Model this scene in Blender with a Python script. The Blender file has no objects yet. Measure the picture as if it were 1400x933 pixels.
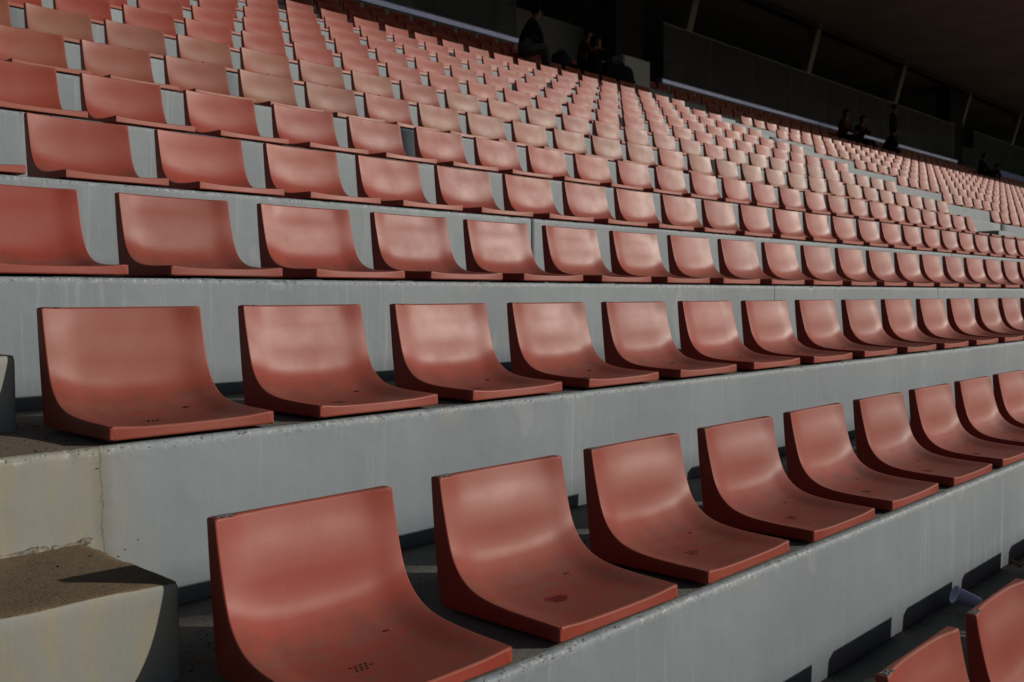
import bpy, bmesh, math, random
import numpy as np
from mathutils import Vector, Matrix, noise

scene = bpy.context.scene
C = scene.collection
random.seed(7)

# ------------------------------------------------------------------ camera
CAM = np.array([-1.0882, -1.3637, 0.7593])
YAW, PITCH, ROLL, FPX = 0.8129, -0.0452, -0.0033, 1334.4
cF = Vector((math.sin(YAW) * math.cos(PITCH), math.cos(YAW) * math.cos(PITCH), math.sin(PITCH)))
cR = Vector((math.cos(YAW), -math.sin(YAW), 0))
cU = cR.cross(cF)
cR2 = cR * math.cos(ROLL) + cU * math.sin(ROLL)
cU2 = -cR * math.sin(ROLL) + cU * math.cos(ROLL)
cam_data = bpy.data.cameras.new("camera")
cam = bpy.data.objects.new("camera", cam_data)
C.objects.link(cam)
cam.matrix_world = Matrix(((cR2.x, cU2.x, -cF.x, CAM[0]), (cR2.y, cU2.y, -cF.y, CAM[1]),
                           (cR2.z, cU2.z, -cF.z, CAM[2]), (0, 0, 0, 1)))
cam_data.sensor_width = 36.0
cam_data.lens = FPX / 1400 * 36
cam_data.clip_start, cam_data.clip_end = 0.05, 2000
cam_data.dof.use_dof = True
cam_data.dof.focus_distance = 3.0
cam_data.dof.aperture_fstop = 7.0
scene.camera = cam

# ------------------------------------------------------------------ light
SUN = Vector((0.200, -0.195, 0.1137)).normalized()          # direction towards the sun
elev = math.asin(SUN.z)
world = bpy.data.worlds.new("World")
scene.world = world
world.use_nodes = True
wn = world.node_tree.nodes
sky = wn.new("ShaderNodeTexSky")
sky.sky_type = 'NISHITA'
sky.sun_disc = False
sky.sun_elevation = elev
sky.sun_rotation = math.atan2(SUN.x, SUN.y)
bg = wn["Background"]
bg.inputs[1].default_value = 0.05
world.node_tree.links.new(sky.outputs[0], bg.inputs[0])
sun_data = bpy.data.lights.new("sun", 'SUN')
sun_data.energy = 4.6
sun_data.angle = math.radians(0.5)
sun_data.color = (1.0, 0.92, 0.80)
sun = bpy.data.objects.new("sun", sun_data)
sun.rotation_euler = SUN.to_track_quat('Z', 'Y').to_euler()
C.objects.link(sun)
scene.view_settings.view_transform = 'Standard'
scene.view_settings.look = 'None'
scene.view_settings.exposure = -0.35
scene.view_settings.gamma = 1.0

# ------------------------------------------------------------------ grid of the stand
ROW_D, ROW_H = 0.9058, 0.4164          # tread depth, riser height
EDGE = -0.008                          # riser plane relative to the seat fronts
SEAT_W = 0.457

# ------------------------------------------------------------------ helpers
def tag(o, label=None, cat=None, group=None, kind=None):
    if label: o['label'] = label
    if cat: o['category'] = cat
    if group: o['group'] = group
    if kind: o['kind'] = kind
    return o

def link(name, data, parent=None, loc=None):
    o = bpy.data.objects.new(name, data)
    C.objects.link(o)
    if parent: o.parent = parent
    if loc: o.location = loc
    return o

def mesh_of(name, verts, faces, mats, fmat=None, smooth=False):
    me = bpy.data.meshes.new(name)
    me.from_pydata([tuple(v) for v in verts], [], faces)
    for m in mats: me.materials.append(m)
    if fmat is not None:
        me.polygons.foreach_set('material_index', list(fmat))
    if smooth:
        me.polygons.foreach_set('use_smooth', [True] * len(me.polygons))
    me.update()
    return me

def bm_mesh(name, bm, mats, smooth=False):
    bmesh.ops.recalc_face_normals(bm, faces=bm.faces)
    me = bpy.data.meshes.new(name)
    bm.to_mesh(me); bm.free()
    for m in mats: me.materials.append(m)
    if smooth:
        me.polygons.foreach_set('use_smooth', [True] * len(me.polygons))
    return me

def box_bm(x0, x1, y0, y1, z0, z1, bev=0.0, seg=2, bm=None):
    b = bmesh.new()
    bmesh.ops.create_cube(b, size=1.0)
    for v in b.verts:
        v.co = Vector((x0 + (v.co.x + .5) * (x1 - x0), y0 + (v.co.y + .5) * (y1 - y0), z0 + (v.co.z + .5) * (z1 - z0)))
    if bev:
        bmesh.ops.bevel(b, geom=b.edges[:], offset=bev, segments=seg, affect='EDGES', profile=0.5)
    if bm is None: return b
    tmp = bpy.data.meshes.new('tmp'); b.to_mesh(tmp); b.free(); bm.from_mesh(tmp); bpy.data.meshes.remove(tmp)
    return bm

def box_obj(name, x0, x1, y0, y1, z0, z1, mat, parent=None, bev=0.0):
    return link(name, bm_mesh(name, box_bm(x0, x1, y0, y1, z0, z1, bev), [mat]), parent)

# ------------------------------------------------------------------ material helpers
def new_mat(name):
    m = bpy.data.materials.new(name)
    m.use_nodes = True
    nt = m.node_tree
    return m, nt, nt.nodes["Principled BSDF"]

class N:
    """small node-graph writer"""
    def __init__(s, nt): s.nt = nt; s._c = None
    def n(s, t, **k):
        x = s.nt.nodes.new(t)
        for a, v in k.items(): setattr(x, a, v)
        return x
    def l(s, a, b): s.nt.links.new(a, b)
    def coord(s):
        if s._c is None: s._c = s.n('ShaderNodeTexCoord').outputs['Object']
        return s._c
    def mapped(s, scale, src=None, loc=(0, 0, 0)):
        m = s.n('ShaderNodeMapping'); m.inputs['Scale'].default_value = scale; m.inputs['Location'].default_value = loc
        s.l(src or s.coord(), m.inputs[0]); return m.outputs[0]
    def noise(s, scale, detail=4, rough=.55, vec=None, dist=0.0):
        t = s.n('ShaderNodeTexNoise'); t.inputs['Scale'].default_value = scale
        t.inputs['Detail'].default_value = detail; t.inputs['Roughness'].default_value = rough
        t.inputs['Distortion'].default_value = dist
        s.l(vec or s.coord(), t.inputs['Vector']); return t.outputs[0]
    def ramp(s, v, a, b, lo=0.0, hi=1.0):
        r = s.n('ShaderNodeMapRange', clamp=True, interpolation_type='SMOOTHSTEP')
        r.inputs[1].default_value, r.inputs[2].default_value = a, b
        r.inputs[3].default_value, r.inputs[4].default_value = lo, hi
        s.l(v, r.inputs[0]); return r.outputs[0]
    def math(s, op, a, b=None):
        m = s.n('ShaderNodeMath', operation=op)
        for i, v in enumerate((a, b)):
            if v is None: continue
            if isinstance(v, (int, float)): m.inputs[i].default_value = v
            else: s.l(v, m.inputs[i])
        return m.outputs[0]
    def mix(s, f, a, b, mode='MIX'):
        m = s.n('ShaderNodeMix', data_type='RGBA', blend_type=mode)
        if isinstance(f, (int, float)): m.inputs[0].default_value = f
        else: s.l(f, m.inputs[0])
        for i, v in ((6, a), (7, b)):
            if isinstance(v, tuple): m.inputs[i].default_value = (*v[:3], 1)
            else: s.l(v, m.inputs[i])
        return m.outputs[2]
    def bump(s, h, strength, dist, bsdf, prev=None):
        b = s.n('ShaderNodeBump'); b.inputs['Strength'].default_value = strength; b.inputs['Distance'].default_value = dist
        s.l(h, b.inputs['Height'])
        if prev is not None: s.l(prev, b.inputs['Normal'])
        s.l(b.outputs[0], bsdf.inputs['Normal']); return b.outputs[0]
    def sep(s, v):
        x = s.n('ShaderNodeSeparateXYZ'); s.l(v, x.inputs[0]); return x.outputs

# ------------------------------------------------------------------ materials
RED = (0.212, 0.0245, 0.0138)
TAN = (0.188, 0.076, 0.048)

def seat_material(name, attribute=False):
    m, nt, P = new_mat(name)
    g = N(nt)
    if attribute:
        a = g.n('ShaderNodeAttribute', attribute_name='tint')
        tint, fade = a.outputs['Color'], a.outputs['Alpha']
        vec = g.coord(); rnd = fade
    else:
        a = g.n('ShaderNodeObjectInfo')
        tint, fade, rnd = a.outputs['Color'], a.outputs['Alpha'], a.outputs['Random']
        comb = g.n('ShaderNodeCombineXYZ')
        g.l(g.math('MULTIPLY', rnd, 37.0), comb.inputs[0]); g.l(g.math('MULTIPLY', rnd, 91.0), comb.inputs[1])
        va = g.n('ShaderNodeVectorMath', operation='ADD'); g.l(g.coord(), va.inputs[0]); g.l(comb.outputs[0], va.inputs[1])
        vec = va.outputs[0]
    big = g.noise(4.0, 3, .5, vec)
    fadef = g.math('MULTIPLY', fade, g.ramp(big, .25, .62, .45, 1.0))
    col = g.mix(fadef, RED, TAN)
    col = g.mix(1.0, col, tint, 'MULTIPLY')
    # chalky sun-bleached patches
    col = g.mix(g.ramp(g.noise(9, 5, .6, vec), .45, .8, 0, .22), col, (0.25, 0.070, 0.044))
    # dust and grime lying on the level part of the seat
    geo = g.n('ShaderNodeNewGeometry')
    nz = g.sep(geo.outputs['Normal'])[2]
    up = g.ramp(nz, .55, .97)
    # smear-like dust: stretched noise
    smear = g.noise(10, 6, .65, g.mapped((1.0, 3.5, 1.0), vec), .6)
    dust = g.math('MULTIPLY', up, g.ramp(smear, .25, .80, .20, .72))
    col = g.mix(dust, col, (0.120, 0.070, 0.058))
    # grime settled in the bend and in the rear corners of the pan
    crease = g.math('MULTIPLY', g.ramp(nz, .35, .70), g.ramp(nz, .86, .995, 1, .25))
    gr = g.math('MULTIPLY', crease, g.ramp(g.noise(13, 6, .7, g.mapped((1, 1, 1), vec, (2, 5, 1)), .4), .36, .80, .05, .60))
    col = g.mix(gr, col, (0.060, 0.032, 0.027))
    # worn, paler arrises
    pt = g.ramp(geo.outputs['Pointiness'], .51, .56, 0, .35)
    col = g.mix(pt, col, (0.36, 0.12, 0.085))
    # fine scratches
    vs = g.n('ShaderNodeTexVoronoi', feature='DISTANCE_TO_EDGE'); vs.inputs['Scale'].default_value = 7
    g.l(g.mapped((1.0, .22, 2.4), vec, (1, 4, 2)), vs.inputs['Vector'])
    sc = g.math('MULTIPLY', g.ramp(vs.outputs['Distance'], .002, .007, 1, 0), g.ramp(g.noise(5, 3, .6, g.mapped((1, 1, 1), vec, (8, 8, 1))), .54, .64, 0, .16))
    col = g.mix(sc, col, (0.38, 0.17, 0.13))
    # small dark specks and scuffs
    v = g.n('ShaderNodeTexVoronoi'); v.inputs['Scale'].default_value = 34; g.l(vec, v.inputs['Vector'])
    speck = g.ramp(v.outputs['Distance'], .035, .06, 1, 0)
    speck = g.math('MULTIPLY', speck, g.ramp(g.noise(6, 2, .5, vec), .55, .6))
    col = g.mix(g.math('MULTIPLY', speck, .55), col, (0.05, 0.02, 0.015))
    scr = g.noise(22, 3, .7, g.mapped((9, 1.0, .6), vec, (3, 1, 0)), 1.2)
    col = g.mix(g.ramp(scr, .66, .74, 0, .16), col, (0.34, 0.16, 0.13))
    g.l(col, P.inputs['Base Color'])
    r = g.ramp(g.noise(7, 4, .5, vec), .3, .75, .43, .50)
    r2 = g.math('ADD', r, g.math('ADD', g.math('MULTIPLY', dust, .25), g.math('MULTIPLY', g.math('MULTIPLY', g.ramp(nz, .30, .50), g.ramp(nz, .8, .95, 1, 0)), .22)))
    g.l(r2, P.inputs['Roughness'])
    P.inputs['Specular IOR Level'].default_value = 0.27
    if not attribute:
        b1 = g.bump(g.noise(18, 2, .45, vec), .045, .004, P)
        g.bump(g.noise(420, 2, .5, vec), .07, .0006, P, b1)
    return m

M_seat = seat_material('seat_plastic')
M_seat_far = seat_material('seat_plastic_far', True)

def flat(name, col, rough=.8, spec=.4, metal=0.0, var=.15, scale=8, bump=.1, bdist=.003):
    m, nt, P = new_mat(name)
    g = N(nt)
    n1 = g.noise(scale, 6, .6)
    c = g.mix(g.ramp(n1, .3, .7), tuple(v * (1 - var) for v in col), tuple(min(1, v * (1 + var)) for v in col))
    g.l(c, P.inputs['Base Color'])
    P.inputs['Roughness'].default_value = rough
    P.inputs['Specular IOR Level'].default_value = spec
    P.inputs['Metallic'].default_value = metal
    if bump: g.bump(g.noise(scale * 6, 5, .6), bump, bdist, P)
    return m

def painted_concrete():
    m, nt, P = new_mat('painted_concrete')
    g = N(nt)
    x, y, z = g.sep(g.coord())
    base = g.mix(g.ramp(g.noise(1.3, 5, .55), .3, .7), (0.170, 0.198, 0.226), (0.208, 0.240, 0.268))
    base = g.mix(g.ramp(g.noise(7, 5, .6), .35, .75, 0, .35), base, (0.178, 0.208, 0.240))
    # vertical runs of paint and rain
    st = g.noise(1, 6, .75, g.mapped((34, 34, 1.1)))
    gate = g.ramp(g.noise(1.7, 2, .5, g.mapped((1, 1, .4), None, (5, 2, 1))), .42, .62)
    base = g.mix(g.math('MULTIPLY', g.ramp(st, .52, .68, 0, .50), gate), base, (0.32, 0.35, 0.37))
    st2 = g.noise(1, 5, .7, g.mapped((58, 58, 2.2), None, (7, 3, 9)))
    base = g.mix(g.math('MULTIPLY', g.ramp(st2, .60, .76, 0, .45), g.ramp(g.noise(2.3, 2), .5, .65)), base, (0.115, 0.12, 0.118))
    # pale repaired daubs
    base = g.mix(g.ramp(g.noise(3.1, 3, .45, g.mapped((1.6, 1, .8), None, (2, 8, 4)), .4), .67, .71, 0, .16), base, (0.40, 0.40, 0.385))
    # dim ochre seepage, strong where the paint ends beside the left aisle
    left = g.ramp(g.math('ADD', x, g.math('MULTIPLY', g.noise(5, 4, .6, g.mapped((1, 1, .35))), .35)), -.02, .26, 1, 0)
    ochre = g.mix(g.ramp(g.noise(9, 5, .65, g.mapped((1.5, 1, .35))), .42, .72), (0.225, 0.222, 0.195), (0.275, 0.235, 0.150))
    base = g.mix(g.math('MULTIPLY', left, .80), base, ochre)
    base = g.mix(g.ramp(g.noise(4.2, 3, .5, None, .3), .70, .76, 0, .14), base, (0.33, 0.26, 0.13))
    # hairline crack that runs down the riser above the step block
    d = g.math('ABSOLUTE', g.math('ADD', g.math('ADD', x, .100), g.math('MULTIPLY', g.math('SUBTRACT', g.noise(16, 5, .7), .5), .035)))
    on = g.math('MULTIPLY', g.ramp(y, .86, .89), g.ramp(y, .92, .95, 1, 0))
    crack = g.math('MULTIPLY', on, g.math('ADD', g.ramp(d, .001, .003, .45, 0), g.ramp(d, .004, .03, .25, 0)))
    base = g.mix(crack, base, (0.085, 0.085, 0.075))
    # specks
    v = g.n('ShaderNodeTexVoronoi'); v.inputs['Scale'].default_value = 42; g.l(g.coord(), v.inputs['Vector'])
    sp = g.math('MULTIPLY', g.ramp(v.outputs['Distance'], .05, .09, 1, 0), g.ramp(g.noise(3, 2), .5, .6))
    base = g.mix(g.math('MULTIPLY', sp, .5), base, (0.09, 0.085, 0.075))
    # chipped arris
    e = g.n('ShaderNodeAttribute', attribute_name='edge').outputs['Fac']
    ch = g.noise(75, 5, .75)
    base = g.mix(g.math('MULTIPLY', e, g.ramp(ch, .575, .61)), base, (0.045, 0.042, 0.038))
    base = g.mix(g.math('MULTIPLY', e, g.ramp(g.noise(60, 4, .7, g.mapped((1, 1, 1), None, (9, 4, 2))), .575, .62, 0, .6)), base, (0.46, 0.47, 0.45))
    g.l(base, P.inputs['Base Color'])
    P.inputs['Roughness'].default_value = .62
    P.inputs['Specular IOR Level'].default_value = .35
    b = g.bump(g.noise(11, 5, .55), .35, .006, P)
    b = g.bump(g.noise(1, 4, .6, g.mapped((40, 40, 4))), .2, .002, P, b)
    g.bump(g.noise(170, 4, .6), .25, .0012, P, b)
    return m

def rough_concrete(name, a, b_, dirt, dirt_lo=.45, silt=False):
    m, nt, P = new_mat(name)
    g = N(nt)
    base = g.mix(g.ramp(g.noise(2.5, 5, .6), .3, .7), a, b_)
    base = g.mix(g.ramp(g.noise(5, 5, .65, g.mapped((1, 1, 1), None, (4, 4, 4))), dirt_lo, dirt_lo + .25, 0, .8), base, dirt)
    if silt:
        x = g.sep(g.coord())[0]
        f = g.ramp(g.math('ADD', x, g.math('MULTIPLY', g.noise(6, 4, .6), .5)), .05, .40, .9, 0)
        base = g.mix(f, base, (0.115, 0.082, 0.052))
    grit = g.noise(330, 3, .8)
    base = g.mix(g.ramp(grit, .46, .62, 0, .55), base, tuple(min(1, v * 2.1) for v in b_))
    base = g.mix(g.ramp(g.noise(240, 3, .8, g.mapped((1, 1, 1), None, (1, 7, 3))), .52, .64, 0, .7), base, tuple(v * .3 for v in a))
    pits = g.ramp(g.noise(48, 4, .7), .63, .70)
    base = g.mix(g.math('MULTIPLY', pits, .75), base, (0.02, 0.018, 0.015))
    g.l(base, P.inputs['Base Color'])
    P.inputs['Roughness'].default_value = .92
    P.inputs['Specular IOR Level'].default_value = .2
    b = g.bump(g.noise(60, 5, .7), .5, .004, P)
    g.bump(g.noise(300, 3, .7), .6, .0015, P, b)
    return m

M_riser = painted_concrete()
M_tread = rough_concrete('gritty_tread_concrete', (0.085, 0.085, 0.078), (0.125, 0.122, 0.110), (0.055, 0.052, 0.046), silt=True)
M_blocktop = rough_concrete('dusty_step_top', (0.098, 0.070, 0.044), (0.135, 0.099, 0.063), (0.066, 0.050, 0.034), .5)
M_dark = flat('drain_shade_black', (0.012, 0.010, 0.010), .9, .1, bump=0)  # black colour stands in for the shade inside the drain holes
M_plate, nt, P = new_mat('number_plate_foil')
g = N(nt)
g.l(g.mix(g.ramp(g.noise(260, 2, .8), .54, .58), (0.012, 0.012, 0.013), (0.42, 0.42, 0.42)), P.inputs['Base Color'])
P.inputs['Roughness'].default_value = .35
M_bolt = flat('bolt_plastic', (0.20, 0.035, 0.026), .5, .4, bump=0)
M_coping = flat('painted_steel_coping', (0.45, 0.54, 0.95), .33, .5, 0.75, .06, 3, .05)
M_conc = flat('plain_concrete', (0.26, 0.26, 0.25), .8, .3, 0, .12, 3)
M_block = flat('rendered_blockwork', (0.16, 0.172, 0.17), .8, .3, 0, .06, 2)
M_soffit = flat('roof_soffit_concrete', (0.36, 0.33, 0.31), .85, .2, 0, .16, .35, .15, .02)
M_beam = flat('dark_steel', (0.035, 0.035, 0.037), .6, .4, 0, .1, 2)
M_post = flat('grey_post_paint', (0.21, 0.21, 0.205), .6, .4, 0, .06, 2)
M_void = flat('interior_void_dark', (0.030, 0.029, 0.028), .9, .2, 0, .1, 1)  # near-black colour stands in for the unlit void behind the posts
M_cabinet = flat('pale_cabinet_paint', (0.34, 0.37, 0.36), .6, .4, 0, .05, 3)
M_cup = flat('shade_blue_cup_plastic', (0.42, 0.47, 0.66), .35, .5, 0, .04, 30, 0)  # white cup; the blue of the shade it lies in is put into its colour
M_blue = flat('blue_tarpaulin', (0.025, 0.15, 0.55), .5, .4, 0, .2, 3)
M_grass = flat('pitch_turf', (0.018, 0.024, 0.016), .95, .1, 0, .25, 2)
M_leaf = flat('dry_leaf', (0.10, 0.05, 0.018), .8, .3, 0, .3, 60, 0)
M_debris = flat('dark_debris', (0.018, 0.015, 0.013), .9, .2, 0, .4, 60, 0)
M_mortar = flat('crumbling_mortar', (0.17, 0.155, 0.125), .95, .2, 0, .55, 70, .4, .004)
M_gap = flat('joint_filler', (0.03, 0.03, 0.03), .9, .1, bump=0)

M_glass, nt, P = new_mat('balustrade_glass')
g = N(nt)
tr = g.n('ShaderNodeBsdfTransparent'); tr.inputs[0].default_value = (.80, .86, .85, 1)
gl = g.n('ShaderNodeBsdfGlossy'); gl.inputs['Roughness'].default_value = .03; gl.inputs[0].default_value = (.9, .95, .95, 1)
df = g.n('ShaderNodeBsdfDiffuse'); df.inputs[0].default_value = (.24, .30, .34, 1)
fr = g.n('ShaderNodeFresnel'); fr.inputs[0].default_value = 1.45
m1 = g.n('ShaderNodeMixShader'); m1.inputs[0].default_value = .13
g.l(tr.outputs[0], m1.inputs[1]); g.l(df.outputs[0], m1.inputs[2])
m2 = g.n('ShaderNodeMixShader'); g.l(g.math('MULTIPLY', fr.outputs[0], .9), m2.inputs[0]); g.l(m1.outputs[0], m2.inputs[1]); g.l(gl.outputs[0], m2.inputs[2])
g.l(m2.outputs[0], nt.nodes['Material Output'].inputs[0])

# ------------------------------------------------------------------ the setting: ground
tag(link('pitch', mesh_of('pitch', [(-900, -900, -1.70), (900, -900, -1.70), (900, 900, -1.70), (-900, 900, -1.70)], [(0, 1, 2, 3)], [M_grass])), kind='structure')
tag(link('ground', bm_mesh('ground', box_bm(-30, 75, -4.6, -1.82, -1.75, -1.245, .01), [M_tread])), kind='structure')

# ------------------------------------------------------------------ the grandstand: one precast unit after another
stand = link('grandstand', None)
tag(stand, 'rising grey concrete terraces of the stand that carry the rows of red seats', 'grandstand')

def smooth_noise(x, y, z): return noise.noise(Vector((x, y, z)))

def terrace_unit(r, x0, x1, step):
    """box-like step: riser face, worn arris, tread; finely divided along x so the arris can be chipped"""
    yf = r * ROW_D + EDGE
    zt = r * ROW_H - 0.006 - (.016 if r == -1 else 0)
    zb = zt - ROW_H - .12
    yb_ = yf + ROW_D + .20
    prof = [(yf, zb, 0, 0), (yf, zt - .30, 0, 0), (yf, zt - .12, 0, 0), (yf, zt - .045, 0, 0), (yf, zt - .022, 0, .12), (yf, zt - .008, 1, 1),
            (yf + .003, zt - .003, 1, 1), (yf + .010, zt, 1, 1), (yf + .020, zt, 0, .5), (yf + .05, zt, 0, 0), (yf + .3, zt, 0, 0), (yf + .6, zt, 0, 0), (yb_, zt, 0, 0)]
    n = max(2, int((x1 - x0) / step))
    xs = np.linspace(x0, x1, n + 1)
    V, ed = [], []
    K = len(prof)
    for x in xs:
        c1 = smooth_noise(x * 38, r * 7.3, 1.7); c2 = smooth_noise(x * 120, r * 5.1, 4.2); c3 = smooth_noise(x * 9, r * 3.3, 8.8)
        chip = max(0, c1 * .5 + c2 * .5 + c3 * .35 - .24) * .018 + abs(c2) * .0010
        if step > .1: chip = 0
        for (y, z, w, e) in prof:
            V.append((x, y + chip * w + .0015 * c3 * (1 if z < zt - .02 and z > zb + .1 else 0), z - chip * w * .9 + (0.0015 * c3 if w == 0 and y > yf + .02 else 0)))
            ed.append(e)
    F, fm = [], []
    for i in range(n):
        for k in range(K - 1):
            a = i * K + k
            F.append((a, a + K, a + K + 1, a + 1)); fm.append(0 if k < 8 else 1)
    # back, bottom, end caps
    for i in range(n):
        a = i * K
        F.append((a + K - 1, a + 2 * K - 1, a + K, a)); fm.append(0)
    F.append(tuple(range(K))); fm.append(0)
    F.append(tuple(n * K + k for k in reversed(range(K)))); fm.append(0)
    me = mesh_of('terrace_unit', V, F, [M_riser, M_tread], fm)
    at = me.attributes.new('edge', 'FLOAT', 'POINT')
    at.data.foreach_set('value', ed)
    sm = [k < K - 1 for _ in range(n) for k in range(K - 1)] + [False] * (n + 2)
    me.polygons.foreach_set('use_smooth', sm)
    return link('terrace_unit', me, stand)

X_LEFT, X_RIGHT = -9.0, 60.0
JOINTS = {1: [8.93, 16.2], 2: [4.771, 7.677], 0: [-7, 9.9]}
for r in range(-2, 15):
    js = JOINTS.get(r, [(r * 1.73) % 3 + 1.2])
    cuts = [X_LEFT, js[0] - 7.2] if js[0] - 7.2 > X_LEFT and r != 1 else [X_LEFT]
    cuts += js
    while cuts[-1] + 7.2 < X_RIGHT: cuts.append(cuts[-1] + 7.2)
    cuts.append(X_RIGHT)
    for a, b in zip(cuts[:-1], cuts[1:]):
        gap = .005 if (r == 2 and abs(b - 7.677) < .01) else .0015
        step = .5
        if -1 <= r <= 2 and b > -1 and a < 9: step = .012
        elif r <= 4 and b > -1 and a < 16: step = .04
        terrace_unit(r, a + .0005, b - gap, step)

# ------------------------------------------------------------------ aisle step blocks
def worn_block(x0, x1, y0, y1, z0, z1, fine=True, seed=0, parent=None, skew=0.0):
    bm = bmesh.new()
    nx, ny, nz = (int((x1 - x0) / .03), 14, 7) if fine else (4, 2, 2)
    def lin(a, b, n, edge=.012):
        t = list(np.linspace(a, b, n + 1))
        if fine: t = [t[0], t[0] + edge * .4, t[0] + edge] + t[1:-1] + [t[-1] - edge, t[-1] - edge * .4, t[-1]]
        return t
    X, Y, Z = lin(x0, x1, nx), lin(y0, y1, ny), lin(z0, z1, nz)
    idx = {}
    def vv(i, j, k):
        key = (i, j, k)
        if key not in idx:
            x, y, z = X[i], Y[j], Z[k]
            if fine:
                r_ = .006
                dx = min(x1 - x, x - x0); dy = y - y0; dz = z1 - z
                n1 = smooth_noise(x * 22 + seed, y * 22, z * 22); n2 = smooth_noise(x * 70, y * 70 + seed, z * 70)
                chip = max(0, n1 * .6 + n2 * .4 - .14) * .022
                def rnd(a, b):
                    # pull in the edge where two faces meet
                    if a < r_ * 2.2 and b < r_ * 2.2: return (1 - a / (r_ * 2.2)) * (1 - b / (r_ * 2.2))
                    return 0
                e1 = rnd(dy, dz); e2 = rnd(x1 - x, dz); e3 = rnd(x1 - x, dy)
                amt = r_ * .45 + chip
                y += (e1 + e3) * amt; z -= (e1 + e2) * amt; x -= (e2 + e3) * amt
                wob = smooth_noise(x * 5, y * 5 + seed, z * 5) * .004
                if k == len(Z) - 1: z += wob
                if j == 0: y += wob
                y += skew * (x1 - x)
            idx[key] = bm.verts.new((x, y, z))
        return idx[key]
    def face(q, mi):
        f = bm.faces.new(q); f.material_index = mi; f.smooth = fine
    NX, NY, NZ = len(X) - 1, len(Y) - 1, len(Z) - 1
    for i in range(NX):
        for k in range(NZ):
            face((vv(i, 0, k), vv(i + 1, 0, k), vv(i + 1, 0, k + 1), vv(i, 0, k + 1)), 0)
        for j in range(NY):
            face((vv(i, j, NZ), vv(i + 1, j, NZ), vv(i + 1, j + 1, NZ), vv(i, j + 1, NZ)), 1)
    for j in range(NY):
        for k in range(NZ):
            face((vv(NX, j, k), vv(NX, j + 1, k), vv(NX, j + 1, k + 1), vv(NX, j, k + 1)), 0)
            face((vv(0, j + 1, k), vv(0, j, k), vv(0, j, k + 1), vv(0, j + 1, k + 1)), 0)
    return link('step_block', bm_mesh('step_block', bm, [M_riser, M_blocktop]), parent)

for r in range(-1, 15):
    z0 = r * ROW_H - .02
    xr = {0: -.144, 1: -.125}.get(r, -.12)
    b = worn_block(-2.3, xr, r * ROW_D + (.436 if r == 1 else .447 if r == 0 else .462), (r + 1) * ROW_D + EDGE + .05, z0, r * ROW_H + .194, r in (0, 1), r * 3.1, stand, .05 if r == 0 else 0)
    if r == 0: b['label'] = 'brown-topped concrete step block at the lower left'
    if r == 1: b['label'] = 'concrete step block at the left edge, mostly in shade'
    worn_block(16.78, 18.86, r * ROW_D + .47, (r + 1) * ROW_D + EDGE + .05, z0, r * ROW_H + .20, False, 0, stand)

# crumbling mortar where the lower step block meets the riser
bm = bmesh.new()
rows_ = []
for i, x in enumerate(np.linspace(-.62, -.125, 110)):
    n1 = smooth_noise(x * 40, 3, 1); n2 = smooth_noise(x * 13, 9, 2)
    h = max(0.001, .006 + .010 * n1 + .012 * n2) * (1.6 if x > -.25 else .9)
    d = max(0.002, .012 + .012 * n2 + .006 * n1) * (1.5 if x > -.22 else 1)
    y = ROW_D + EDGE + .002
    rows_.append([bm.verts.new((x, y - d, .192)), bm.verts.new((x, y - d * .6, .195 + h * .6)), bm.verts.new((x, y, .194 + h))])
for a, b in zip(rows_[:-1], rows_[1:]):
    for k in range(2): bm.faces.new((a[k], b[k], b[k + 1], a[k + 1]))
link('mortar_joint', bm_mesh('mortar_joint', bm, [M_mortar]), stand)

# ------------------------------------------------------------------ seats
RIM = [(0, .039), (.05, .040), (.11, .0415), (.165, .0445), (.21, .049), (.25, .057), (.285, .071), (.315, .094), (.336, .122), (.350, .153), (.361, .19), (.371, .232), (.380, .275), (.387, .3185)]
MID = [(.003, .031), (.05, .026), (.11, .0215), (.165, .0195), (.213, .0210), (.258, .0270), (.302, .0435), (.336, .0740), (.3545, .111), (.3645, .15), (.3720, .19), (.3830, .232), (.3975, .275), (.4080, .3175)]

def dish(a):
    s = min(1, max(0, (1 - a - .02) / .40))
    s = s * s * s * (s * (s * 6 - 15) + 10)
    return .30 * s + .70 * (1 - a ** 2.3)

def spline(P_, t):
    n = len(P_) - 1
    s = min(max(t, 0), 1) * n
    i = min(int(s), n - 1); f = s - i
    p = [Vector(P_[max(0, min(n, i + d))]) for d in (-1, 0, 1, 2)]
    return .5 * ((2 * p[1]) + (-p[0] + p[2]) * f + (2 * p[0] - 5 * p[1] + 4 * p[2] - p[3]) * f * f + (-p[0] + 3 * p[1] - 3 * p[2] + p[3]) * f ** 3)

def outer(t):
    # base line and rear line of the side panel
    if t < .52:
        return Vector((.388 * t / .52, .003))
    s = (t - .52) / .48
    return Vector((.388 + .032 * s + .003 * math.sin(s * math.pi), .003 + (.3185 - .003) * s))

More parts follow.
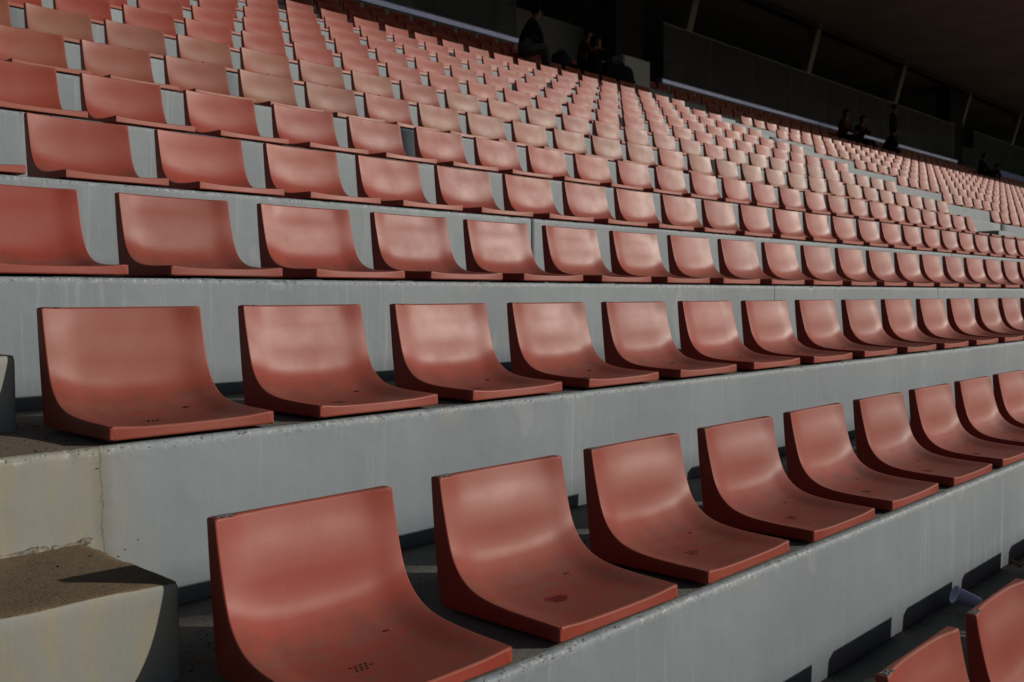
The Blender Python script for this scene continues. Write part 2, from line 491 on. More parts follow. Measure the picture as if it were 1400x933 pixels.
def seat_bm(nu, nt, tmax=1.0):
    bm = bmesh.new()
    if nu > 12:
        U = [0, .012, .03, .055] + list(np.linspace(.09, .91, nu - 8)) + [.945, .97, .988, 1]
    else:
        U = list(np.linspace(0, 1, nu)) if nu < 8 else [0, .05] + list(np.linspace(.13, .87, nu - 4)) + [.95, 1]
    T = [tmax * i / nt for i in range(nt + 1)]
    top, bot = [], []
    for t in T:
        R_, M_ = spline(RIM, t), spline(MID, t)
        O_ = outer(t)
        ra, rb = [], []
        for u in U:
            a = abs(2 * u - 1)
            w = dish(a)
            x = u * SEAT_W
            if t < .45 and True:   # pan is a touch narrower at the front corners
                x = SEAT_W / 2 + (x - SEAT_W / 2) * (1 - .012 * (1 - t / .45))
            yz = R_.lerp(M_, w)
            ra.append(bm.verts.new((x, yz.x, yz.y)))
            rb.append(bm.verts.new((x, O_.x, O_.y)))
        top.append(ra); bot.append(rb)
    n = len(U) - 1
    for i in range(nt):
        for j in range(n):
            bm.faces.new((top[i][j], top[i][j + 1], top[i + 1][j + 1], top[i + 1][j]))
            bm.faces.new((bot[i][j], bot[i + 1][j], bot[i + 1][j + 1], bot[i][j + 1]))
        bm.faces.new((top[i][0], top[i + 1][0], bot[i + 1][0], bot[i][0]))
        bm.faces.new((top[i][n], bot[i][n], bot[i + 1][n], top[i + 1][n]))
    for j in range(n):
        bm.faces.new((top[0][j], bot[0][j], bot[0][j + 1], top[0][j + 1]))
        bm.faces.new((top[nt][j], top[nt][j + 1], bot[nt][j + 1], bot[nt][j]))
    bmesh.ops.recalc_face_normals(bm, faces=bm.faces)
    return bm

def bake(bm, name, bevel, seg, mat):
    me = bpy.data.meshes.new(name)
    bm.to_mesh(me); bm.free()
    me.materials.append(mat)
    me.polygons.foreach_set('use_smooth', [True] * len(me.polygons))
    if bevel:
        o = bpy.data.objects.new('tmp', me); C.objects.link(o)
        md = o.modifiers.new('b', 'BEVEL'); md.width = bevel; md.segments = seg; md.limit_method = 'ANGLE'
        md.angle_limit = math.radians(40); md.harden_normals = True
        dg = bpy.context.evaluated_depsgraph_get()
        me2 = bpy.data.meshes.new_from_object(o.evaluated_get(dg))
        bpy.data.objects.remove(o); bpy.data.meshes.remove(me)
        me2.name = name
        return me2
    return me

SEAT_HI = bake(seat_bm(30, 34), 'seat_shell', .0072, 3, M_seat)
SEAT_MID = bake(seat_bm(14, 16), 'seat_shell_mid', .005, 1, M_seat)
PAN_MID = bake(seat_bm(12, 10, .50), 'seat_pan', .004, 1, M_seat)
bmt = seat_bm(14, 16)
res_ = bmesh.ops.bisect_plane(bmt, geom=bmt.verts[:] + bmt.edges[:] + bmt.faces[:], plane_co=(.40, 0, .05), plane_no=Vector((1, 0, .35)).normalized(), clear_outer=True)
bmesh.ops.holes_fill(bmt, edges=[e for e in bmt.edges if e.is_boundary], sides=0)
SEAT_TORN = bake(bmt, 'torn_seat_shell', .004, 1, M_seat)

# small parts of the near seats
bm = bmesh.new()
def disc(bm, x, y, z, r, h, seg=10, nrm=Vector((0, 0, 1))):
    q = nrm.to_track_quat('Z', 'Y').to_matrix()
    ring = [[bm.verts.new(Vector((x, y, z)) + q @ Vector((r * math.cos(a), r * math.sin(a), hh))) for a in [2 * math.pi * i / seg for i in range(seg)]] for hh in (-.004, h)]
    for i in range(seg):
        j = (i + 1) % seg
        bm.faces.new((ring[0][i], ring[0][j], ring[1][j], ring[1][i]))
    bm.faces.new(ring[1])
def surf(x, y):
    u = x / SEAT_W; a = abs(2 * u - 1); w = dish(a)
    lo, hi = 0, .62
    for _ in range(30):
        t = (lo + hi) / 2
        p = spline(RIM, t).lerp(spline(MID, t), w)
        if p.x < y: lo = t
        else: hi = t
    return p.y
for j, (cnt, off) in enumerate(((4, 0), (4, .5), (3, 0))):
    for i in range(cnt):
        x = .198 + (i - 1.5 + off) * .0125; y = .186 - j * .0115
        disc(bm, x, y, surf(x, y), .0031, .0010, 8)  # raised dark disc, no real recess: hole shade is its colour
DRAIN = bm_mesh('drain_holes', bm, [M_dark])
def bolt_mesh():
    bm = bmesh.new()
    # shallow countersunk ring with a cap in it
    seg = 14
    prof = [(.0105, .0003), (.0098, .0014), (.0082, .0014), (.0074, .0002), (.0060, .0002), (.0048, .0011), (.0001, .0013)]
    rings = [[bm.verts.new((r_ * math.cos(2 * math.pi * i / seg), r_ * math.sin(2 * math.pi * i / seg), h)) for i in range(seg)] for r_, h in prof]
    for a, b in zip(rings[:-1], rings[1:]):
        for i in range(seg): bm.faces.new((a[i], a[(i + 1) % seg], b[(i + 1) % seg], b[i]))
    return bm_mesh('bolt', bm, [M_bolt])
BOLT = bolt_mesh()
PLATE = bm_mesh('number_plate', box_bm(.010, .052, .3915, .4135, .3175, .3198, .0004, 1), [M_plate])

M_stain, nt, P = new_mat('red_stain')
P.inputs['Base Color'].default_value = (0.12, 0.012, 0.009, 1); P.inputs['Roughness'].default_value = .5
bm = bmesh.new()
prev = None
for q in (0.02, .25, .5, .75, 1.0):
    ring0 = []
    for i in range(40):
        a = i / 40 * 2 * math.pi
        rr_ = q * (1 + .10 * math.sin(3 * a + .6) * q + .05 * math.sin(7 * a) * q)
        x, y = .200 + .036 * rr_ * math.cos(a), .181 + .024 * rr_ * math.sin(a)
        ring0.append(bm.verts.new((x, y, surf(x, y) + .0003)))
    if prev:
        for i in range(40): bm.faces.new((prev[i], prev[(i + 1) % 40], ring0[(i + 1) % 40], ring0[i]))
    else: bm.faces.new(ring0)
    prev = ring0
STAIN = bm_mesh('red_stain', bm, [M_stain])

def fade_of(r, x):
    if r == 5: return .55 if x < 2.4 else (.95 if x < 11.5 else .8 if x < 16.9 else .25)
    if r == 6: return (.9 if x < 16.9 else .25)
    if x > 16.9: return .28
    return {-1: .05, 0: .06, 1: .10, 2: .08, 3: .08, 4: .12}.get(r, .10)

# seat positions, row by row: -1 is the row at the bottom right corner
def seat_yz(r):
    return (r * ROW_D + .036, -.4285) if r == -1 else (r * ROW_D, r * ROW_H)

def row_x(r):
    xs = []
    if r <= 4:
        x0, s = {-2: (.0, .598), -1: (-.11, .595), 0: (-.104, .598), 1: (-.078, .600), 2: (-.048, .600), 3: (-.030, .6), 4: (.012, .5965)}[r]
        k = 0
        while x0 + s * k < 16.3: xs.append(x0 + s * k); k += 1
    else:
        x = 16.168; k = 0
        while x > -.2:
            xs.append(x); x -= .589 if x > 5.2 else .565
            k += 1
        xs.reverse()
    right = [18.97 + .59 * k for k in range(int((56 - 18.97) / .59))] if r >= 3 else [18.97 + .59 * k for k in range(6)]
    return xs, right

def project(x, y, z):
    d = Vector((x, y, z)) - Vector(CAM)
    dep = d.dot(cF)
    if dep < .1: return None
    return 700 + FPX * d.dot(cR2) / dep, 466.5 - FPX * d.dot(cU2) / dep

seats = []
for r in range(-1, 15):
    L, Rr = row_x(r)
    for i, x in enumerate(L + Rr):
        y, z = seat_yz(r)
        pts = [project(x + a, y + b, z + c) for a in (0, SEAT_W) for b, c in ((0, 0), (0, .04), (.4, .3185))]
        s = 0; vis = False
        if all(pts):
            X0, X1 = min(p[0] for p in pts), max(p[0] for p in pts); Y0, Y1 = min(p[1] for p in pts), max(p[1] for p in pts)
            cx0, cx1, cy0, cy1 = max(0, X0), min(1400, X1), max(0, Y0), min(933, Y1)
            if cx1 - cx0 > 3 and cy1 - cy0 > 3: vis = True; s = (cx1 - cx0) * (cy1 - cy0)
            if r >= 12: s *= .2
        seats.append(dict(r=r, x=x, y=y, z=z, vis=vis, s=s, right=i >= len(L), last=(i == len(L) - 1), i=i, nl=len(L)))
order = sorted([s for s in seats if s['vis']], key=lambda s: -s['s'])[:298]
keep = {id(s) for s in order}

ORD = 'first second third fourth fifth sixth seventh eighth ninth tenth eleventh twelfth thirteenth fourteenth fifteenth sixteenth seventeenth eighteenth nineteenth twentieth'.split()
def ordinal(n):
    if n <= 20: return ORD[n - 1]
    t, u = divmod(n, 10)
    tens = {2: 'twent', 3: 'thirt', 4: 'fort', 5: 'fift'}[t]
    return tens + 'ieth' if u == 0 else tens + 'y-' + ORD[u - 1]
vis_rows = sorted({s['r'] for s in order})
tints = {}
first = {}
counter = {}
far = []
for s in seats:
    rr = random.Random(int(s['x'] * 1000) + s['r'] * 7919)
    b = 1 + rr.uniform(-.09, .09)
    tint = (b, b * (1 + rr.uniform(-.05, .05)), b * (1 + rr.uniform(-.05, .05)), min(1, max(0, fade_of(s['r'], s['x']) + rr.uniform(-.05, .08))))
    if s['r'] in (5, 6) and s['x'] < 16.9 and rr.random() < .10: tint = (*tint[:3], .35)
    s['tint'] = tint
    s['rz'] = rr.uniform(-.010, .010); s['dx'] = rr.uniform(-.004, .004); s['dz'] = rr.uniform(0, .0012)
    broken = None
    if s['r'] == 4 and not s['right']:
        k = s['nl'] - 1 - s['i']
        broken = {0: 'pan', 1: 'pan', 2: 'torn'}.get(k)
    s['broken'] = broken
    if s['vis']: counter[s['r']] = counter.get(s['r'], 0) + 1; s['n'] = counter[s['r']]
    if id(s) not in keep:
        far.append(s); continue
    r = s['r']
    kind = 'faded tan' if s['tint'][3] > .7 else 'brownish red' if s['tint'][3] > .4 else 'salmon red' if s['right'] else 'red'
    what = {'pan': 'broken seat without backrest', 'torn': 'broken red seat with torn backrest'}.get(broken, kind + ' plastic seat')
    label = f"{what}, {ordinal(s['n'])} from left in the {ordinal(r + 2)} row from the bottom"
    if r == 0 and s['n'] == 2: label = 'red plastic seat with a dark red stain around its drain holes, near the front'
    if r == -1: label = f"{what}, {ordinal(s['n'])} from the left in the cropped row at bottom right"
    loc = (s['x'] + s['dx'], s['y'], s['z'] + s['dz'])
    if r <= 1:
        key = 'near'
        if key not in first:
            root = link('stadium_seat', None, None)
            link('seat_shell', SEAT_HI, root)
            link('drain_holes', DRAIN, root)
            link('number_plate', PLATE, root)
            for bx in (.345,):
                bo = link('bolt', BOLT, root, (bx, .272, surf(bx, .272) + .0004))
                bo.rotation_euler = (-math.radians(20), 0, 0)
            first[key] = root
        else:
            src = first[key]
            kids = [c for c in src.children if not c.name.startswith('red_stain')]
            root = src.copy(); C.objects.link(root)
            for ch in kids:
                c_ = ch.copy(); C.objects.link(c_); c_.parent = root
        if r == 0 and s['n'] == 2: link('red_stain', STAIN, root)
        for ch in root.children: ch.color = s['tint']
    else:
        root = link('stadium_seat', {'pan': PAN_MID, 'torn': SEAT_TORN}.get(broken, SEAT_HI if (r == 2 and s['x'] < 4) else SEAT_MID))
    root.color = s['tint']
    root.location = loc
    root.rotation_euler = (0, 0, s['rz'])
    tag(root, label, 'seat', 'red seats bolted in rows on the terraces')

# the rest of the seats, past the individual ones: one mass
lo = seat_bm(7, 9)
lo.verts.ensure_lookup_table()
lv = np.array([v.co[:] for v in lo.verts]); lf = [tuple(v.index for v in f.verts) for f in lo.faces]
pan = seat_bm(5, 4, .5)
pan.verts.ensure_lookup_table()
pv = np.array([v.co[:] for v in pan.verts]); pf = [tuple(v.index for v in f.verts) for f in pan.faces]
lo.free(); pan.free()
V, F, T = [], [], []
base = 0
for s in far:
    vv_, ff_ = (pv, pf) if s['broken'] == 'pan' else (lv, lf)
    V.append(vv_ + np.array([s['x'] + s['dx'], s['y'], s['z'] + s['dz']]))
    F += [tuple(i + base for i in f) for f in ff_]
    T += [s['tint']] * len(vv_)
    base += len(vv_)
me = mesh_of('far_seats', np.concatenate(V), F, [M_seat_far])
ca = me.color_attributes.new('tint', 'FLOAT_COLOR', 'POINT')
ca.data.foreach_set('color', np.array(T).ravel())
sharp = lf
me.polygons.foreach_set('use_smooth', [True] * len(me.polygons))
o = link('far_seats', me)
md = o.modifiers.new('split', 'EDGE_SPLIT'); md.split_angle = math.radians(38)
tag(o, 'mass of small salmon red seats filling the far upper rows of the stand', 'seats', 'red seats bolted in rows on the terraces', 'stuff')

# ------------------------------------------------------------------ cup, leaf and litter
cup = link('plastic_cup', None, None, (2.745, -.150, -.398))
bm = bmesh.new()
seg = 28
prof = [(.0, 0), (.024, .0), (.0255, .003), (.037, .105), (.0395, .106), (.0395, .111), (.0365, .111), (.0245, .006), (.0, .006)]
rings = [[bm.verts.new((max(r_, .0002) * math.cos(2 * math.pi * i / seg), max(r_, .0002) * math.sin(2 * math.pi * i / seg), h)) for i in range(seg)] for r_, h in prof]
for a, b in zip(rings[:-1], rings[1:]):
    for i in range(seg): bm.faces.new((a[i], a[(i + 1) % seg], b[(i + 1) % seg], b[i]))
link('cup_body', bm_mesh('cup_body', bm, [M_cup], True), cup)
bm = bmesh.new()
rings = [[bm.verts.new(((.0393 + .0016 * math.cos(b)) * math.cos(2 * math.pi * i / seg), (.0393 + .0016 * math.cos(b)) * math.sin(2 * math.pi * i / seg), .110 + .0016 * math.sin(b))) for i in range(seg)] for b in [math.pi * 2 * k / 6 for k in range(6)]]
for k in range(6):
    for i in range(seg): bm.faces.new((rings[k][i], rings[k][(i + 1) % seg], rings[(k + 1) % 6][(i + 1) % seg], rings[(k + 1) % 6][i]))
link('cup_rim', bm_mesh('cup_rim', bm, [M_cup], True), cup)
cup.scale = (.88,) * 3
cup.rotation_euler = Vector((-.55, .72, .33)).to_track_quat('Z', 'Y').to_euler()
tag(cup, 'bluish white plastic cup lying in shade against the riser behind the bottom right seats', 'cup')

bm = bmesh.new()
ln, wd = .075, .034
vs = []
for i in range(9):
    t = i / 8; w_ = wd * math.sin(math.pi * t) ** .7 * (1 + .15 * math.sin(i * 2.3)); zc = .018 * math.sin(t * 3.1) + .004
    vs.append([bm.verts.new((t * ln, s_ * w_, zc + abs(s_) * .014)) for s_ in (-1, -.5, 0, .5, 1)])
for a, b in zip(vs[:-1], vs[1:]):
    for k in range(4): bm.faces.new((a[k], b[k], b[k + 1], a[k + 1]))
me = bm_mesh('dry_leaf', bm, [M_leaf])
lf_o = link('dry_leaf', me, None, (3.40, -.10, -.418)); lf_o.rotation_euler = (0, 0, .3)
md = lf_o.modifiers.new('s', 'SOLIDIFY'); md.thickness = .001
tag(lf_o, 'curled brown dry leaf on the tread beside the riser at the right edge', 'leaf')

bm = bmesh.new()
rg = random.Random(3)
def crumb(x, y, z, s_):
    vs_ = [bm.verts.new((x + s_ * rg.uniform(.5, 1) * a, y + s_ * rg.uniform(.5, 1) * b, z + s_ * .5 * c)) for a, b, c in ((1, 0, 0), (0, 1, 0), (-1, 0, 0), (0, -1, 0), (0, 0, 1))]
    for i in range(4): bm.faces.new((vs_[i], vs_[(i + 1) % 4], vs_[4]))
for (cx, cy, cz, n, sp) in ((-.05, .60, -.006, 40, .05), (.0, .52, -.006, 36, .06), (-.08, ROW_D + .52, ROW_H - .006, 40, .06), (-.13, ROW_D + .12, ROW_H - .006, 30, .1),
                            (.5, .62, -.006, 30, .07), (1.1, .5, -.006, 20, .08), (1.7, .5, -.006, 16, .1), (-.3, .75, .195, 26, .14), (2.5, -.2, -.4224, 20, .3), (3.4, -.15, -.4224, 14, .15)):
    for _ in range(n): crumb(cx + rg.gauss(0, sp), cy + rg.gauss(0, sp * .6), cz, rg.uniform(.0015, .0065))
for r in (0, 1):
    for _ in range(220):
        crumb(rg.uniform(-.1, 6), r * ROW_D + rg.uniform(.0, .02), r * ROW_H - .006, rg.uniform(.001, .0028))
o = link('debris', bm_mesh('debris', bm, [M_debris]))
tag(o, 'dark crumbs of dirt and chipped paint scattered on the concrete treads', 'debris', None, 'stuff')

# ------------------------------------------------------------------ top of the stand
Y_PAR, Z_DECK = 13.62, 5.98
def sx_(x): return -1.088 + (x + 1.088) * 1.075
tag(link('concourse_floor', bm_mesh('concourse_floor', box_bm(X_LEFT, 75, Y_PAR + .24, 23, 5.5, Z_DECK), [M_conc])), kind='structure')

par = link('parapet_wall', None)
tag(par, 'low concrete parapet with bluish steel coping behind the top row of seats', 'parapet')
for a, b in ((-6, sx_(13.95)), (sx_(19.0), sx_(27.4)), (sx_(27.4) + .02, sx_(39.3)), (sx_(44.2), 70)):
    box_obj('wall', a, b, Y_PAR, Y_PAR + .20, 5.4, 6.36, M_conc, par)
    bmc = box_bm(a, b, Y_PAR - .03, Y_PAR + .22, 6.362, 6.52, .04, 3)
    link('coping', bm_mesh('coping', bmc, [M_coping], False), par)
for a, b in ((sx_(13.95) + .02, sx_(19.0) - .02), (sx_(39.3) + .02, sx_(44.2) - .02)):
    box_obj('wall', a, b, Y_PAR, Y_PAR + .20, 5.4, 6.02, M_conc, par)

bal = link('glass_balustrade', None)
tag(bal, 'long glass screen standing on the parapet below the dark roof', 'glass screen')
for a, b in ((2.5, sx_(13.9)), (sx_(19.2), sx_(39.2)), (sx_(41.4), 70)):
    n = round((b - a) / 2.45); w_ = (b - a) / n
    for i in range(n):
        link('glass_panel', bm_mesh('glass_panel', box_bm(a + i * w_ + .01, a + (i + 1) * w_ - .01, Y_PAR + .09, Y_PAR + .105, 6.523, 7.99), [M_glass]), bal)
        box_obj('top_rail', a + i * w_ + .002, a + (i + 1) * w_ - .002, Y_PAR + .08, Y_PAR + .115, 7.992, 8.014, M_post, bal)

# leaning posts between parapet and roof
for k, x in enumerate((.7, 8.1, 15.56, 22.95, 30.25, 37.6, 45.0, 52.2, 59.5)):
    bm = bmesh.new()
    hw = .16
    A, B = Vector((x, 15.15, 5.97)), Vector((x, 14.09, 9.9))
    vs_ = [[bm.verts.new(p + Vector((sx * hw, sy * hw, 0))) for sx, sy in ((-1, -1), (1, -1), (1, 1), (-1, 1))] for p in (A, B)]
    for i in range(4): bm.faces.new((vs_[0][i], vs_[0][(i + 1) % 4], vs_[1][(i + 1) % 4], vs_[1][i]))
    bm.faces.new(vs_[0]); bm.faces.new(vs_[1])
    bmesh.ops.bevel(bm, geom=bm.edges[:], offset=.02, segments=2, affect='EDGES')
    o = link('roof_post', bm_mesh('roof_post', bm, [M_post]))
    where = {3: 'grey leaning roof post, leftmost of those behind the glass screen', 4: 'grey leaning roof post, second from the left behind the glass screen',
             5: 'grey leaning roof post rising above the standing person', 6: 'grey leaning roof post beside the dark gap in the glass screen',
             7: 'grey leaning roof post nearest the right edge', 2: 'dim grey leaning roof post behind the hunched person at the top'}.get(k, ['leftmost', 'second from the left', '', '', '', '', '', '', 'rightmost'][k] + ' of all the leaning roof posts, dim grey under the dark roof')
    tag(o, where, 'post', 'leaning posts under the roof')

# kiosk / partition walls on the concourse
for i, (a, b, lab) in enumerate(((sx_(11.2), sx_(17.96), 'dim grey partition wall behind the hunched people under the roof'),
                    (sx_(30.0), sx_(33.4), 'dim grey partition wall behind the seated pair'), (sx_(34.4), sx_(41.2), 'dim grey partition wall to the right of the standing person'),
                    (sx_(43.6), sx_(54), 'dim grey partition wall near the right edge behind the glass'))):
    bm = box_bm(a, b, 15.22, 15.42, Z_DECK - .01, 7.855, .0)
    es = [e for e in bm.edges if abs(e.verts[0].co.x - b) < 1e-4 and abs(e.verts[1].co.x - b) < 1e-4 and min(v.co.z for v in e.verts) > 7 and abs(e.verts[0].co.y - e.verts[1].co.y) > .1]
    bmesh.ops.bevel(bm, geom=es, offset=.25 if i == 1 else .03, segments=6, affect='EDGES')
    o = link('partition_wall', bm_mesh('partition_wall', bm, [M_block]))
    tag(o, lab, 'wall', 'partition walls on the concourse')

# dark service column beside the gap, grey cabinet
cab = link('cabinet', None)
tag(cab, 'pale grey metal cabinet standing at the gap in the parapet', 'cabinet')
link('cabinet_body', bm_mesh('cabinet_body', box_bm(17.95, 19.05, 12.95, 13.30, 5.82, 6.56, .02), [M_cabinet]), cab)
box_obj('cabinet_door', 17.99, 19.01, 12.935, 12.952, 5.86, 6.52, M_cabinet, cab)
box_obj('handle', 18.06, 18.09, 12.912, 12.938, 6.16, 6.30, M_beam, cab)
for x0, x1, lab in ((19.3, 20.5, 'black column right of the pale cabinet under the roof'), (sx_(40.0), sx_(41.5), 'black column in the gap of the glass screen at the right')):
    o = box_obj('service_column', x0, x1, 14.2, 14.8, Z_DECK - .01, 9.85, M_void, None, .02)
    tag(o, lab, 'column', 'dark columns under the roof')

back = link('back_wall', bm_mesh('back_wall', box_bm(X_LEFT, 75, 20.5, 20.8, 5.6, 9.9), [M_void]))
tag(back, 'rear wall of the concourse, coloured black for the deep shade under the roof', 'wall')

# ------------------------------------------------------------------ roof
roof = link('roof', None)
tag(roof, 'dark cantilevered stadium roof with brownish soffit above the glass screen', 'roof')
bm = bmesh.new()
ys = [(1.83, 9.90, 10.35), (14.15, 9.925, 11.3), (23, 9.93, 11.6)]
rows_ = []
for x in (-30, 85):
    rows_.append([[bm.verts.new((x, y, a)) for y, a, b in ys], [bm.verts.new((x, y, b)) for y, a, b in ys]])
for i in range(2):
    bm.faces.new((rows_[0][0][i], rows_[0][0][i + 1], rows_[1][0][i + 1], rows_[1][0][i]))
    bm.faces.new((rows_[0][1][i], rows_[1][1][i], rows_[1][1][i + 1], rows_[0][1][i + 1]))
    for s_ in (0, 1): bm.faces.new((rows_[s_][0][i], rows_[s_][0][i + 1], rows_[s_][1][i + 1], rows_[s_][1][i]))
for i in (0, 2): bm.faces.new((rows_[0][0][i], rows_[1][0][i], rows_[1][1][i], rows_[0][1][i]))
link('roof_slab', bm_mesh('roof_slab', bm, [M_soffit]), roof)
box_obj('edge_beam', -29, 84, 13.95, 14.23, 9.72, 9.918, M_beam, roof)
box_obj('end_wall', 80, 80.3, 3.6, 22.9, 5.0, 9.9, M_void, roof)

# blue banner on the far parapet
bar = link('blue_banner', bm_mesh('blue_banner', box_bm(sx_(44.3), 66, Y_PAR - .07, Y_PAR - .045, 6.12, 6.58, .005, 1), [M_blue]))
tag(bar, 'blue banner hung on the far parapet at the right edge', 'banner')

# ------------------------------------------------------------------ people
def cloth(name, col): return flat(name, col, .9, .15, 0, .2, 20, .2, .004)
K_skin = flat('skin', (0.16, 0.085, 0.06), .6, .4, 0, .05, 10, 0)
K_hair = cloth('dark_hair', (0.012, 0.010, 0.009))
K_black = cloth('black_cloth', (0.010, 0.010, 0.012))
K_maroon = cloth('maroon_cloth', (0.07, 0.012, 0.016))
K_navy = cloth('navy_cloth', (0.012, 0.016, 0.03))
K_grey = cloth('grey_trousers', (0.075, 0.073, 0.070))

def person(loc, rz, pose, top, legs, label, scale=.93, lean=.35, head_turn=0.0, look_down=.2, arms='lap', hair='short'):
    """skinned figure; y- is the way it faces. seated: origin on the seat top; standing: origin at the feet"""
    root = link('person', None)
    root.location = loc; root.rotation_euler = (0, 0, rz); root.scale = (scale,) * 3
    v, e, rad, zone = [], [], [], []
    def add(p, r_, parent, z_):
        v.append(Vector(p)); rad.append(r_); zone.append(z_)
        if parent is not None: e.append((parent, len(v) - 1))
        return len(v) - 1
    sit = pose == 'sit'
    hz = .10 if sit else .92
    sl, cl = math.sin(lean), math.cos(lean)
    def sp(h): return (0, -h * sl, hz + h * cl)
    pel = add((0, 0, hz), .135, None, 'leg')
    wai = add(sp(.18), .13, pel, 'top')
    che = add(sp(.38), .155, wai, 'top')
    nb = add(sp(.50), .09, che, 'top')
    nx = sp(.56)
    nk = add(nx, .052, nb, 'skin')
    hd = Vector(nx) + Vector((math.sin(head_turn) * .04, -.05 - .03 * look_down, .10))
    h1 = add(hd, .088, nk, 'skin')
    add(hd + Vector((0, -.015, .08)), .080, h1, 'skin')
    for sx in (-1, 1):
        hip = add((sx * .10, -.02, hz - .03), .095, pel, 'leg')
        if sit:
            kn = add((sx * .15, -.43, hz + .02), .066, hip, 'leg')
            an = add((sx * .14, -.47, hz - .40), .045, kn, 'leg')
            add((sx * .15, -.60, hz - .44), .04, an, 'shoe')
        else:
            kn = add((sx * .11, -.04, .50), .068, hip, 'leg')
            an = add((sx * .11, .01, .09), .045, kn, 'leg')
            add((sx * .12, -.13, .045), .04, an, 'shoe')
        s0 = Vector(sp(.46)) + Vector((sx * .19, 0, 0))
        sh = add(s0, .070, che, 'top')
        if arms == 'lap':
            el = add(s0 + Vector((sx * .05, -.12, -.25)), .05, sh, 'top')
            wr = add(Vector((sx * .08, -.36, hz + .14)), .034, el, 'top')
        elif arms == 'down':
            el = add(s0 + Vector((sx * .06, .03, -.28)), .05, sh, 'top')
            wr = add(s0 + Vector((sx * .06, -.06, -.52)), .034, el, 'top')
        else:
            el = add(s0 + Vector((sx * .05, -.14, -.22)), .05, sh, 'top')
            wr = add(Vector((sx * .05, -.33, s0.z - .12)), .034, el, 'top')
        wd_ = (v[wr] - v[el]).normalized()
        hn = add(v[wr] + wd_ * .07, .032, wr, 'skin')
        side = Vector((sx, 0, 0))
        for f_ in range(4):
            q = add(v[hn] + wd_ * .05 + side * (f_ - 1.5) * .017, .009, hn, 'skin')
            add(v[q] + wd_ * .03 + Vector((0, 0, -.015)), .007, q, 'skin')
        add(v[wr] + wd_ * .05 - side * .045, .010, wr, 'skin')
    rad = [r_ * (1.22 if z_ == 'top' else 1.12 if z_ == 'leg' else 1) for r_, z_ in zip(rad, zone)]
    me = bpy.data.meshes.new('b'); me.from_pydata(v, e, [])
    o = bpy.data.objects.new('b', me); C.objects.link(o)
    sk = o.modifiers.new('s', 'SKIN'); sk.use_smooth_shade = True
    for i, r_ in enumerate(rad): me.skin_vertices[0].data[i].radius = (r_, r_ * (.8 if zone[i] == 'top' and r_ > .1 else 1))
    me.skin_vertices[0].data[0].use_root = True
    su = o.modifiers.new('u', 'SUBSURF'); su.levels = 1; su.render_levels = 1
    dg = bpy.context.evaluated_depsgraph_get()
    m2 = bpy.data.meshes.new_from_object(o.evaluated_get(dg))
    bpy.data.objects.remove(o)
    m2.name = 'body'
    m2.materials.clear()
    for m in (top, legs, K_skin, K_black): m2.materials.append(m)
    idx = {'top': 0, 'leg': 1, 'skin': 2, 'shoe': 3}
    segs = [(v[a], v[b], zone[b]) for a, b in e]
    for p in m2.polygons:
        c = p.center
        best, bz = 9, 'top'
        for a, b, z_ in segs:
            d = b - a; t = max(0, min(1, (c - a).dot(d) / max(d.length_squared, 1e-9)))
            q = (c - a - d * t).length
            if q < best: best, bz = q, z_
        p.material_index = idx[bz]; p.use_smooth = True
    link('body', m2, root)
    # hair cap, with face features in front of the head
    bm = bmesh.new()
    bmesh.ops.create_uvsphere(bm, u_segments=18, v_segments=12, radius=.104)
    for q in bm.verts:
        if q.co.y < -.02 and q.co.z < .045: q.co.y = -.02 + (q.co.y + .02) * .2
        if hair == 'long' and q.co.z < 0: q.co.z *= 2.4; q.co.y = q.co.y * .7 + .02
    ho = link('hair', bm_mesh('hair', bm, [K_hair], True), root, hd + Vector((0, .012, .062)))
    bm = bmesh.new()
    for (x, y, z, r_) in ((0, -.100, .02, .014), (-.032, -.088, .045, .010), (.032, -.088, .045, .010), (0, -.090, -.022, .013)):
        bmesh.ops.create_uvsphere(bm, u_segments=8, v_segments=6, radius=r_, matrix=Matrix.Translation((x, y, z)))
    link('face', bm_mesh('face', bm, [K_skin], True), root, hd)
    tag(root, label, 'person', 'people under the roof at the top of the stand')
    return root

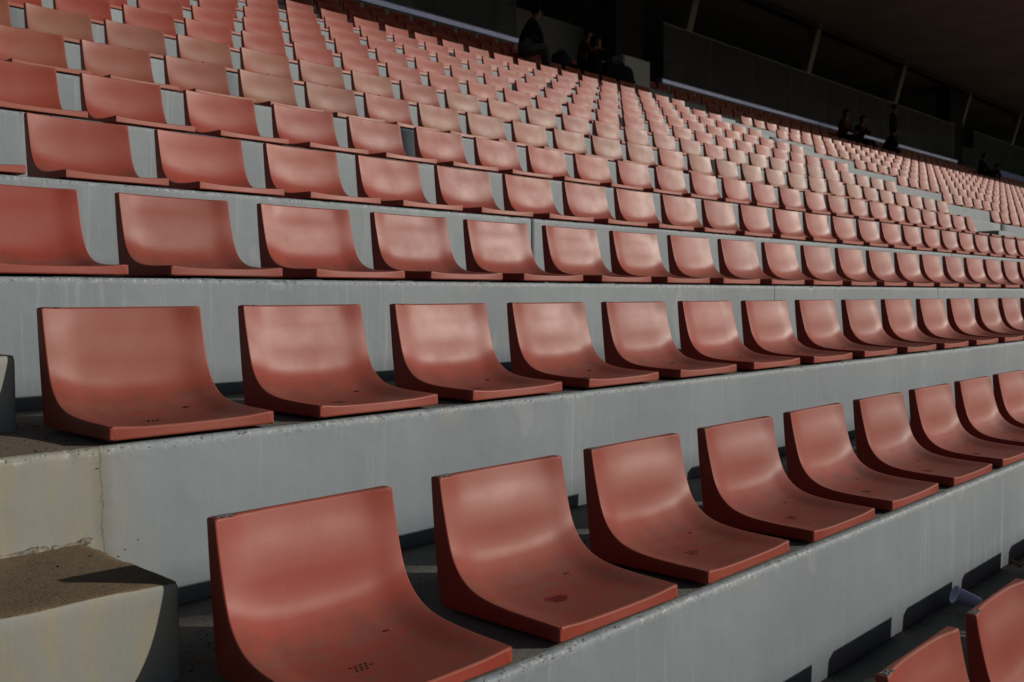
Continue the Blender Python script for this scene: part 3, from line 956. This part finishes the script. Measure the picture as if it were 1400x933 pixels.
Z12, Z13 = 12 * ROW_H, 13 * ROW_H
person((12.45, 11.2, Z12 + .28), .9, 'sit', K_black, K_grey, 'person in a dark jacket sitting hunched with grey trousers above the top lit row', 1.08, .42, 0, .6, 'lap')
person((15.2, 12.02, Z13 + .2), .5, 'sit', K_maroon, K_black, 'person with long dark hair and maroon top seated next to the pale cabinet', .93, .25, .3, .3, 'front', 'long')
person((15.75, 12.00, Z13 + .14), -.7, 'sit', K_black, K_black, 'person in black turned sideways beside the one in maroon', .9, .22, -.4, .2, 'lap')
person((27.80, 12.02, Z13 + .05), .1, 'sit', K_maroon, K_black, 'seated person in dark red, leftmost of the group below the second roof post', 1.1, .15, 0, .2, 'lap', 'long')
person((28.95, 12.02, Z13 + .05), -.1, 'sit', K_black, K_black, 'seated person in black with long hair between the red-clad and bent ones', 1.05, .2, 0, .3, 'front', 'long')
person((30.85, 12.02, Z13 - .02), .6, 'sit', K_navy, K_black, 'bent seated person in a dark coat left of the standing one', 1.1, .55, 0, .5, 'lap')
person((31.95, 12.15, Z13 - .002), .2, 'stand', K_black, K_navy, 'standing person in a dark coat at the top of the stand', 1.04, .04, 0, .1, 'down')
person((40.35, 12.05, Z13 + .12), .2, 'sit', K_black, K_black, 'dark-clad seated person far right in front of the glass screen', 1.0, .2, 0, .2, 'lap')
person((41.5, 12.05, Z13 - .05), .9, 'sit', K_black, K_black, 'rightmost seated person, bent forward in a black coat', .95, .6, 0, .4, 'lap')

# bags and coats lying on the top row beside the people
def bag(x, y, z, sx, sy, sz, mat, lab):
    root = link('bag', None, None, (x, y, z))
    bm = bmesh.new()
    bmesh.ops.create_icosphere(bm, subdivisions=3, radius=1)
    for q in bm.verts:
        n1 = smooth_noise(q.co.x * 2 + x, q.co.y * 2, q.co.z * 2)
        q.co = Vector((q.co.x * sx, q.co.y * sy, max(-.6, q.co.z) * sz)) * (1 + .25 * n1)
    link('bag_body', bm_mesh('bag_body', bm, [mat], True), root)
    bm = bmesh.new()
    pts = [Vector((sx * .5 * math.cos(a), 0, sz * .75 + sz * .45 * math.sin(a))) for a in np.linspace(0, math.pi, 9)]
    rg_ = [[bm.verts.new(p + Vector((0, dy, dz))) for dy, dz in ((-.015, -.01), (.015, -.01), (.015, .01), (-.015, .01))] for p in pts]
    for a, b in zip(rg_[:-1], rg_[1:]):
        for i in range(4): bm.faces.new((a[i], a[(i + 1) % 4], b[(i + 1) % 4], b[i]))
    link('strap', bm_mesh('strap', bm, [mat]), root)
    tag(root, lab, 'bag', 'bags on the top row')
bag(16.45, 11.95, Z13 + .22, .50, .25, .28, K_black, 'slumped black bag on the seats just below the pale cabinet')
bag(14.55, 12.0, Z13 + .22, .26, .2, .22, K_navy, 'dark bag between the hunched person and the one in maroon')
